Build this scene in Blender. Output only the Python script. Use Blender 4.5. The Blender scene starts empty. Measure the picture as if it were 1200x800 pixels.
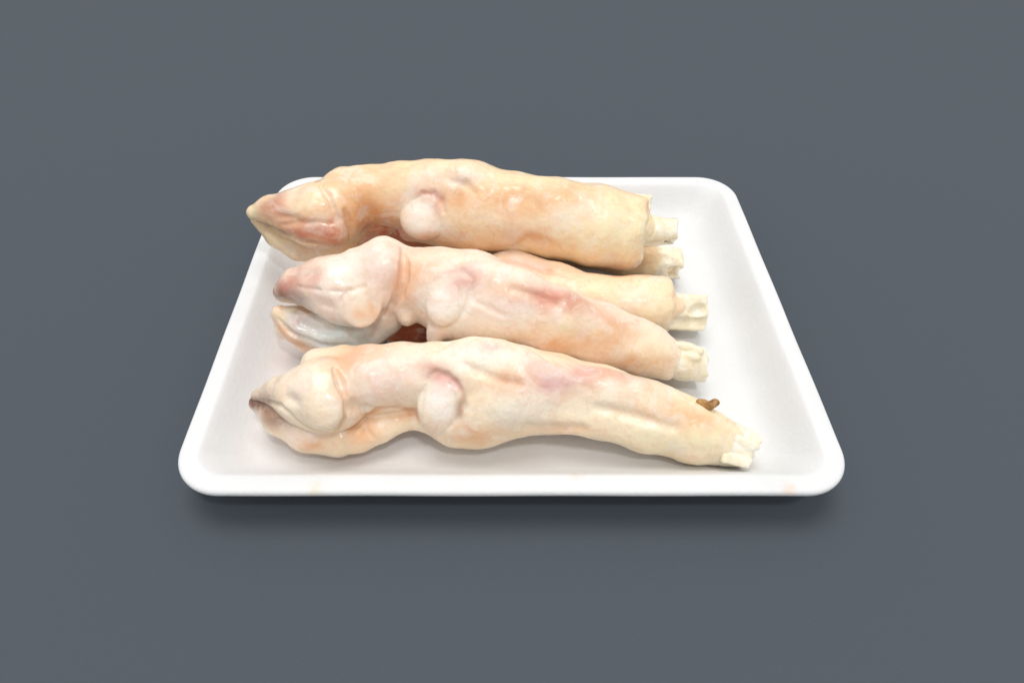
import bpy, math
import numpy as np

scene = bpy.context.scene
MM = 0.001

# ---------------------------------------------------------------- camera
RIM_Z, FLOOR_Z = 20.0, 5.0                     # tray rim and tray floor above the table (mm)
TRAY_W, TRAY_D = 254.0, 204.2
cam_d = bpy.data.cameras.new('camera'); cam = bpy.data.objects.new('camera', cam_d)
scene.collection.objects.link(cam)
cam.location = (-6.25 * MM, -231.93 * MM, 238.6 * MM)
cam.rotation_euler = (math.radians(90 - 46.8), 0, 0)
cam_d.sensor_width = 36; cam_d.lens = 24.0; cam_d.shift_x = 20 / 1200
cam_d.clip_start = 0.01; cam_d.clip_end = 50
scene.camera = cam

# ---------------------------------------------------------------- light: even studio light, one big soft box from behind
world = bpy.data.worlds.new('World'); scene.world = world; world.use_nodes = True
bg = world.node_tree.nodes['Background']
bg.inputs['Color'].default_value = (1.0, 1.0, 1.0, 1); bg.inputs['Strength'].default_value = 0.67
def area(name, loc, size, energy, col):
    l = bpy.data.lights.new(name, 'AREA'); l.shape = 'DISK'; l.size = size; l.energy = energy; l.color = col
    o = bpy.data.objects.new(name, l); scene.collection.objects.link(o); o.location = loc
    d = np.array([0, 0, 0.0]) - np.array(loc)
    import mathutils
    o.rotation_euler = mathutils.Vector(d).to_track_quat('-Z', 'Y').to_euler()
    return o
area('softbox_key', (-0.3, 0.9, 5.1), 3.0, 138, (1.0, 0.985, 0.96))
area('softbox_fill', (0.9, -1.8, 4.6), 0.5, 54, (0.97, 0.985, 1.0))

scene.view_settings.view_transform = 'Standard'; scene.view_settings.look = 'None'
scene.view_settings.exposure = 0; scene.view_settings.gamma = 1; scene.view_settings.use_curve_mapping = False
scene.cycles.use_denoising = True
scene.cycles.max_bounces = 8

# ---------------------------------------------------------------- node helpers
def srgb(r, g, b):
    f = lambda c: c / 255 / 12.92 if c / 255 <= 0.04045 else ((c / 255 + 0.055) / 1.055) ** 2.4
    return (f(r), f(g), f(b), 1)
class Mat:
    def __init__(s, name):
        s.m = bpy.data.materials.new(name); s.m.use_nodes = True; s.nt = s.m.node_tree
        s.p = s.nt.nodes['Principled BSDF']
    def n(s, t, **kw):
        x = s.nt.nodes.new(t)
        for k, v in kw.items():
            if k.startswith('i_'):
                x.inputs[k[2:].replace('_', ' ')].default_value = v
            else: setattr(x, k, v)
        return x
    def l(s, a, b): s.nt.links.new(a, b)
    def noise(s, vec, scale, detail=4, rough=.55, dist=0.):
        x = s.n('ShaderNodeTexNoise', i_Scale=scale, i_Detail=detail, i_Roughness=rough, i_Distortion=dist); s.l(vec, x.inputs['Vector']); return x.outputs['Fac']
    def ramp(s, fac, a, b, c0=(0, 0, 0, 1), c1=(1, 1, 1, 1)):
        r = s.n('ShaderNodeValToRGB'); e = r.color_ramp.elements
        e[0].position, e[1].position, e[0].color, e[1].color = a, b, c0, c1; s.l(fac, r.inputs[0]); return r.outputs[0]
    def mix(s, fac, a, b, mode='MIX'):
        x = s.n('ShaderNodeMix', data_type='RGBA', blend_type=mode)
        for v, i in ((fac, 0), (a, 6), (b, 7)):
            if hasattr(v, 'is_output'): s.l(v, x.inputs[i])
            else: x.inputs[i].default_value = v
        return x.outputs[2]
    def math(s, op, a, b=0.):
        x = s.n('ShaderNodeMath', operation=op)
        for i, v in enumerate((a, b)):
            if hasattr(v, 'is_output'): s.l(v, x.inputs[i])
            else: x.inputs[i].default_value = v
        return x.outputs[0]
    def bump(s, h, strength, dist, nrm=None):
        x = s.n('ShaderNodeBump', i_Strength=strength, i_Distance=dist); s.l(h, x.inputs['Height'])
        if nrm: s.l(nrm, x.inputs['Normal'])
        return x.outputs[0]

# ---------------------------------------------------------------- materials
def mat_table():
    M = Mat('matte_grey_table'); tc = M.n('ShaderNodeTexCoord').outputs['Object']
    n = M.noise(tc, 900, 3)
    M.l(M.mix(M.ramp(n, .3, .7), (.0755, .0880, .1035, 1), (.0785, .0915, .1075, 1)), M.p.inputs['Base Color'])
    M.p.inputs['Roughness'].default_value = .9; M.p.inputs['Specular IOR Level'].default_value = .12
    M.l(M.bump(n, .1, .0003), M.p.inputs['Normal'])
    return M.m
def mat_foam():
    M = Mat('white_foam'); tc = M.n('ShaderNodeTexCoord').outputs['Object']
    v = M.n('ShaderNodeTexVoronoi', i_Scale=520.); M.l(tc, v.inputs['Vector'])
    big = M.noise(tc, 45, 4)
    fine = M.noise(tc, 1500, 3)
    col = M.mix(M.ramp(big, .35, .7), (.765, .768, .77, 1), (.735, .738, .738, 1))
    sep = M.n('ShaderNodeSeparateXYZ'); M.l(tc, sep.inputs[0])      # patchy pinkish beige tint low on the floor, stronger towards the left
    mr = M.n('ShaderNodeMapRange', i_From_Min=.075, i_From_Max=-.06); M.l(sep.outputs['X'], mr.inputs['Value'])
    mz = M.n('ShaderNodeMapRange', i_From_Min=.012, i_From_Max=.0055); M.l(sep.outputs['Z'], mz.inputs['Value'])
    floor_tint = M.math('MULTIPLY', M.math('MULTIPLY', mr.outputs[0], mz.outputs[0]), M.ramp(M.noise(tc, 22, 5, .6, .8), .3, .62))
    col = M.mix(M.math('MULTIPLY', floor_tint, .5), col, srgb(222, 204, 196))
    for (x, y, z, r, c) in STAINS:
        d = M.n('ShaderNodeVectorMath', operation='DISTANCE'); M.l(tc, d.inputs[0]); d.inputs[1].default_value = (x * MM, y * MM, z * MM)
        wob = M.math('ADD', d.outputs['Value'], M.math('MULTIPLY', M.math('SUBTRACT', M.noise(tc, 420, 3), .5), r * MM * 1.6))
        col = M.mix(M.math('MULTIPLY', M.ramp(wob, 0, r * MM * 30 / 30, (1, 1, 1, 1), (0, 0, 0, 1)), .3), col, c)
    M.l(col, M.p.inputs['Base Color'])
    M.p.inputs['Roughness'].default_value = .48; M.p.inputs['Specular IOR Level'].default_value = .35
    M.p.inputs['Subsurface Weight'].default_value = .25; M.p.inputs['Subsurface Radius'].default_value = (1, 1, 1); M.p.inputs['Subsurface Scale'].default_value = .0025
    b = M.bump(v.outputs['Distance'], .14, .0006)
    b = M.bump(M.noise(tc, 28, 3), .25, .0015, b)
    M.l(M.bump(fine, .08, .0003, b), M.p.inputs['Normal'])
    return M.m
def mat_skin(name, wet=.0, sss=.27):
    M = Mat(name); tc = M.n('ShaderNodeTexCoord').outputs['Object']
    at = M.n('ShaderNodeAttribute', attribute_name='tint').outputs['Color']
    warm = M.ramp(M.noise(tc, 95, 6, .65, 1.0), .48, .66)
    col = M.mix(M.math('MULTIPLY', warm, .26), at, srgb(226, 170, 130))
    pale = M.ramp(M.noise(tc, 75, 6, .65, 1.2), .5, .62)
    col = M.mix(M.math('MULTIPLY', pale, .40), col, srgb(243, 233, 222))
    pk = M.ramp(M.noise(tc, 160, 4, .6, 1.0), .58, .75)
    col = M.mix(M.math('MULTIPLY', pk, .28), col, srgb(214, 140, 125))
    fine = M.noise(tc, 700, 4, .6)
    col = M.mix(M.math('MULTIPLY', M.ramp(fine, .5, .8), .2), col, srgb(205, 160, 130))
    M.l(col, M.p.inputs['Base Color'])
    M.p.inputs['Subsurface Weight'].default_value = sss
    M.p.inputs['Subsurface Radius'].default_value = (1.0, .45, .25); M.p.inputs['Subsurface Scale'].default_value = .0026
    rg = M.ramp(M.noise(tc, 120, 4, .6), .35, .7, (.40 - wet,) * 3 + (1,), (.66 - wet,) * 3 + (1,))
    M.l(rg, M.p.inputs['Roughness'])
    M.p.inputs['Specular IOR Level'].default_value = .4
    M.p.inputs['Coat Weight'].default_value = .24 + wet * 2.5; M.p.inputs['Coat Roughness'].default_value = .15
    b = M.bump(M.noise(tc, 140, 5, .6, .5), .25, .0014)
    b = M.bump(M.noise(tc, 380, 5, .65), .32, .0007, b)
    b = M.bump(fine, .35, .0003, b); M.l(b, M.p.inputs['Normal'])
    M.l(M.bump(M.noise(tc, 300, 4, .65), .4, .0004, M.bump(M.noise(tc, 90, 3, .5), .3, .0016)), M.p.inputs['Coat Normal'])
    return M.m
def mat_bone():
    M = Mat('cut_bone'); tc = M.n('ShaderNodeTexCoord').outputs['Object']
    n = M.noise(tc, 130, 5, .6, .6)
    col = M.mix(M.ramp(n, .35, .68), srgb(247, 241, 224), srgb(236, 220, 182))
    col = M.mix(M.math('MULTIPLY', M.ramp(M.noise(tc, 420, 4), .55, .75), .3), col, srgb(205, 170, 120))
    M.l(col, M.p.inputs['Base Color'])
    M.p.inputs['Subsurface Weight'].default_value = .2; M.p.inputs['Subsurface Radius'].default_value = (1, .8, .5); M.p.inputs['Subsurface Scale'].default_value = .003
    M.p.inputs['Roughness'].default_value = .36; M.p.inputs['Coat Weight'].default_value = .15; M.p.inputs['Coat Roughness'].default_value = .15
    b = M.bump(n, .4, .0012); M.l(M.bump(M.noise(tc, 700, 4), .4, .0005, b), M.p.inputs['Normal'])
    return M.m
def mat_scrap():
    M = Mat('brown_tissue'); tc = M.n('ShaderNodeTexCoord').outputs['Object']
    n = M.noise(tc, 500, 4)
    M.l(M.mix(M.ramp(n, .3, .7), srgb(128, 84, 36), srgb(196, 150, 88)), M.p.inputs['Base Color'])
    M.p.inputs['Roughness'].default_value = .45
    M.l(M.bump(n, .6, .001), M.p.inputs['Normal'])
    return M.m

# ---------------------------------------------------------------- setting: the table
def mesh_obj(name, V, F, mat, parent=None, smooth=True):
    me = bpy.data.meshes.new(name)
    me.from_pydata([tuple(v) for v in V], [], [tuple(f) for f in F]) if not isinstance(F, np.ndarray) else fill(me, V, F)
    me.update()
    if smooth: me.polygons.foreach_set('use_smooth', np.ones(len(me.polygons), bool))
    me.materials.append(mat)
    o = bpy.data.objects.new(name, me); scene.collection.objects.link(o)
    if parent: o.parent = parent
    return o
def fill(me, V, Q):
    me.vertices.add(len(V)); me.vertices.foreach_set('co', np.asarray(V, np.float32).ravel())
    me.loops.add(Q.size); me.loops.foreach_set('vertex_index', Q.astype(np.int32).ravel())
    me.polygons.add(len(Q)); me.polygons.foreach_set('loop_start', np.arange(0, Q.size, 4, dtype=np.int32))
    me.update(calc_edges=True); me.validate()
S = 8.0
table = mesh_obj('table', [(-S, -S, 0), (S, -S, 0), (S, S, 0), (-S, S, 0)], [(0, 1, 2, 3)], mat_table(), smooth=False)
table['kind'] = 'structure'

# ---------------------------------------------------------------- the foam tray: one lofted skin
STAINS = [(24, -93.6, 20.5, 3.2, srgb(226, 178, 120)), (-72, -101, 19.3, 4.5, srgb(214, 196, 120)), (101, -100.5, 19.3, 3.2, srgb(226, 170, 90)), (-104, 60, 12, 4, srgb(236, 214, 190))]
def tray():
    def ring(inset, rad, z, facet, n=14, wob=0.):
        w, d = TRAY_W / 2 - inset, TRAY_D / 2 - inset
        P = []
        for (sx, sy, a0) in ((1, -1, -90), (1, 1, 0), (-1, 1, 90), (-1, -1, 180)):
            for i in range(n + 1):
                a = math.radians(a0 + 90 * i / n)
                b0, b1, t = math.radians(a0), math.radians(a0 + 90), i / n
                ux = math.cos(a) * (1 - facet) + (math.cos(b0) * (1 - t) + math.cos(b1) * t) * facet
                uy = math.sin(a) * (1 - facet) + (math.sin(b0) * (1 - t) + math.sin(b1) * t) * facet
                P.append((sx * (w - rad) + rad * ux, sy * (d - rad) + rad * uy, z))
        out = []                                            # straight runs divided too
        for i, p in enumerate(P):
            out.append(p)
            q = P[(i + 1) % len(P)]
            if (i + 1) % (n + 1) == 0:
                for t in range(1, 30):
                    out.append(tuple(p[k] + (q[k] - p[k]) * t / 30 for k in range(3)))
        return [(x + wob * math.sin(y * .11 + 1), y + wob * math.sin(x * .09), zz + wob * .4 * math.sin(x * .05 + y * .07)) for x, y, zz in out]
    prof = [  # inset, corner radius, z, corner facet : floor's middle, inner wall, over the rim, down the outside
        (70, 2, 4.6, 0), (45, 3, 4.7, 0), (33, 4, 4.85, .3), (28, 5, 5.05, .6), (25, 5.5, 5.4, .9), (22, 6, 6.2, .95), (19.5, 6.6, 7.5, .95), (17, 7.4, 9.4, .9), (14.5, 8.4, 11.9, .75), (12, 9.6, 14.9, .55), (10, 10.8, 17.4, .3),
        (8.6, 11.6, 18.9, .12), (7.8, 12.4, 19.6, 0), (7.2, 12.9, 19.9, 0), (6.4, 13.5, 20.02, 0), (4.0, 15.5, 20.08, 0), (1.6, 17.6, 20.0, 0), (.8, 18.3, 19.8, 0), (.25, 18.8, 19.3, 0), (0, 19, 18.6, 0), (.1, 19, 17.6, 0), (.5, 18.6, 17.1, 0), (1.2, 18, 16.9, 0),
        (3.5, 16, 16.7, 0), (5, 15, 15.8, 0), (7.5, 13.5, 13, 0), (15, 8, 4.5, 0), (18, 7, 1.6, 0), (20, 6, .6, 0), (22.5, 5.5, .3, 0), (70, 2, .35, 0)]
    V, F = [], []
    for (i, r, z, fc) in prof: V += ring(i, r, z, fc, wob=.08)
    n = len(V) // len(prof)
    for k in range(len(prof) - 1):
        for j in range(n):
            a, b = k * n + j, k * n + (j + 1) % n
            F.append((a, b, b + n, a + n))
    F.append(tuple(range(n))[::-1] if False else tuple(range(n)))
    F.append(tuple(range((len(prof) - 1) * n, len(prof) * n))[::-1])
    V = [(x * MM, y * MM, z * MM) for x, y, z in V]
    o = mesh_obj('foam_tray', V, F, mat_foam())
    o['label'] = 'white foam tray with rounded corners holding the pile of animal feet'; o['category'] = 'tray'
    return o
tray()

# ---------------------------------------------------------------- solid modelling helpers (signed distance -> mesh), units: mm
def smin(a, b, k):
    if k <= 0: return np.minimum(a, b)
    h = np.maximum(k - np.abs(a - b), 0) / k
    return np.minimum(a, b) - h * h * k * 0.25
def smax(a, b, k): return -smin(-a, -b, k)
_rs = np.random.RandomState(7)
_LAT = _rs.rand(32, 32, 32).astype(np.float32) * 2 - 1
def noise3(P, s, off=0.0):
    Q = P / s + off
    I = np.floor(Q).astype(np.int64); f = (Q - I).astype(np.float32); f = f * f * (3 - 2 * f)
    I &= 31; J = (I + 1) & 31
    x, y, z = f[:, 0], f[:, 1], f[:, 2]
    g = lambda a, b, c: _LAT[a[:, 0], b[:, 1], c[:, 2]]
    l = lambda u, v, t: u + (v - u) * t
    return l(l(l(g(I, I, I), g(J, I, I), x), l(g(I, J, I), g(J, J, I), x), y),
             l(l(g(I, I, J), g(J, I, J), x), l(g(I, J, J), g(J, J, J), x), y), z)
def d_chain(P, nodes, k):
    d = None
    N = np.array(nodes, np.float32)
    if len(N) == 1:
        return np.linalg.norm(P - N[0, :3], axis=1) - N[0, 3]
    for a, b in zip(N[:-1], N[1:]):
        ab = b[:3] - a[:3]; L2 = float(ab @ ab) + 1e-6
        t = np.clip((P - a[:3]) @ ab / L2, 0, 1)
        q = P - a[:3] - t[:, None] * ab
        e = np.sqrt((q * q).sum(1)) - (a[3] + (b[3] - a[3]) * t)
        d = e if d is None else smin(d, e, k)
    return d
def d_ell(P, c, r, B):
    q = (P - np.array(c, np.float32)) @ np.array(B, np.float32).T
    r = np.array(r, np.float32)
    k0 = np.sqrt(((q / r) ** 2).sum(1)); k1 = np.sqrt(((q / (r * r)) ** 2).sum(1)) + 1e-6
    return np.where(k0 < 0.05, -r.min(), k0 * (k0 - 1) / k1)
def d_box(P, c, r, B, rd):
    q = np.abs((P - np.array(c, np.float32)) @ np.array(B, np.float32).T) - (np.array(r, np.float32) - rd)
    return np.sqrt((np.maximum(q, 0) ** 2).sum(1)) + np.minimum(q.max(1), 0) - rd
def evaluate(P, ops, tag=None, rough=None):
    P = P.astype(np.float32)
    d = np.full(len(P), 60., np.float32); dt = np.full(len(P), 60., np.float32)
    pl, ph = P.min(0), P.max(0)
    for op in ops:
        kind, k, args, tg = op
        if kind != 'plane' and len(P) > 8:                  # skip what is far from this batch of points
            if kind in ('chain', 'cut'):
                N = np.array(args); a, b = (N[:, :3] - N[:, 3:]).min(0), (N[:, :3] + N[:, 3:]).max(0)
            else: a, b = np.array(args[0]) - max(args[1]), np.array(args[0]) + max(args[1])
            if np.maximum(np.maximum(a - ph, pl - b), 0).max() > k + 9: continue
        if kind in ('chain', 'cut'): e = d_chain(P, args, 3.0 if kind == 'chain' else 1.0)
        elif kind in ('ell', 'cutell'): e = d_ell(P, *args)
        elif kind in ('box', 'cutbox'): e = d_box(P, *args)
        elif kind == 'plane':
            e = (P - np.array(args[0], np.float32)) @ np.array(args[1], np.float32)
            if args[2]: e = e + args[2] * noise3(P, args[3], 3.3) + args[2] * .5 * noise3(P, args[3] * .4, 9.1)
            d = smax(d, e, k); continue
        if kind.startswith('cut'): d = smax(d, -e, k)
        else:
            d = smin(d, e, k)
            if tag and tg == tag: dt = smin(dt, e, 2.0)
    if rough:
        for amp, sc in rough:
            d = d + amp * noise3(P, sc, 1.7 * sc)
    if tag: d = smax(d - 0.22, dt - 1.0, 1.2)
    return d
def bounds(ops):
    lo, hi = [], []
    for kind, k, args, tg in ops:
        if kind == 'chain':
            for n in args: lo.append([n[i] - n[3] for i in range(3)]); hi.append([n[i] + n[3] for i in range(3)])
        elif kind in ('ell', 'box'):
            R = max(args[1]); lo.append([c - R for c in args[0]]); hi.append([c + R for c in args[0]])
    return np.min(lo, 0) - 3, np.max(hi, 0) + 3
def surface(ops, step, tag=None, rough=None):
    """naive surface nets over the blocks that the surface crosses; returns vertices (mm) and quads"""
    lo, hi = bounds([o for o in ops if not tag or o[3] == tag])
    B = 8
    nb = np.ceil((hi - lo) / (step * B)).astype(int) + 1
    n = nb * B
    cen = np.stack(np.meshgrid(*[lo[i] + (np.arange(nb[i]) + .5) * B * step for i in range(3)], indexing='ij'), -1).reshape(-1, 3)
    dc = np.concatenate([evaluate(c, ops, tag, rough) for c in np.array_split(cen, nb[0])])
    act = np.abs(dc) < B * step * .87 * 1.35 + 2.0
    D = np.repeat(np.repeat(np.repeat(np.where(dc > 0, 9., -9.).reshape(nb).astype(np.float32), B, 0), B, 1), B, 2)
    ai = np.stack(np.unravel_index(np.nonzero(act)[0], nb), -1)
    loc = np.stack(np.meshgrid(*[np.arange(B)] * 3, indexing='ij'), -1).reshape(-1, 3)
    idx = (ai[:, None, :] * B + loc[None]).reshape(-1, 3)
    vals = np.concatenate([evaluate(lo + c * step, ops, tag, rough) for c in np.array_split(idx, max(1, len(idx) // 16000))])
    D[idx[:, 0], idx[:, 1], idx[:, 2]] = vals
    S = D < 0
    c8 = [(a, b, c) for a in (0, 1) for b in (0, 1) for c in (0, 1)]
    sl = lambda A, o: A[o[0]:A.shape[0] - 1 + o[0], o[1]:A.shape[1] - 1 + o[1], o[2]:A.shape[2] - 1 + o[2]]
    cnt = sum(sl(S, o).astype(np.int8) for o in c8)
    cell = np.stack(np.nonzero((cnt > 0) & (cnt < 8)), -1)
    vid = np.full(cnt.shape, -1, np.int64); vid[tuple(cell.T)] = np.arange(len(cell))
    dv = {o: D[cell[:, 0] + o[0], cell[:, 1] + o[1], cell[:, 2] + o[2]] for o in c8}
    acc = np.zeros((len(cell), 3)); num = np.zeros(len(cell))
    for o in c8:
        for ax in range(3):
            if o[ax]: continue
            p = list(o); p[ax] = 1; p = tuple(p)
            a, b = dv[o], dv[p]; m = (a < 0) != (b < 0)
            t = np.where(m, a / np.where(a == b, 1, a - b), 0)
            q = np.array(o, float) + t[:, None] * np.eye(3)[ax]
            acc += q * m[:, None]; num += m
    V = lo + (cell + acc / num[:, None]) * step
    Q = []
    for ax in range(3):
        u, w = (ax + 1) % 3, (ax + 2) % 3
        a = [slice(1, -1)] * 3; a[ax] = slice(0, -1); b = list(a); b[ax] = slice(1, None)
        A, Bq = S[tuple(a)], S[tuple(b)]
        e = np.stack(np.nonzero(A != Bq), -1) + np.array([0 if i == ax else 1 for i in range(3)])
        fl = S[tuple(e.T)]
        def at(du, dw):
            g = e.copy(); g[:, u] -= du; g[:, w] -= dw; return vid[tuple(g.T)]
        q = np.stack([at(1, 1), at(0, 1), at(0, 0), at(1, 0)], -1)
        q[~fl] = q[~fl][:, ::-1]
        Q.append(q)
    return V, np.concatenate(Q)

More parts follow.
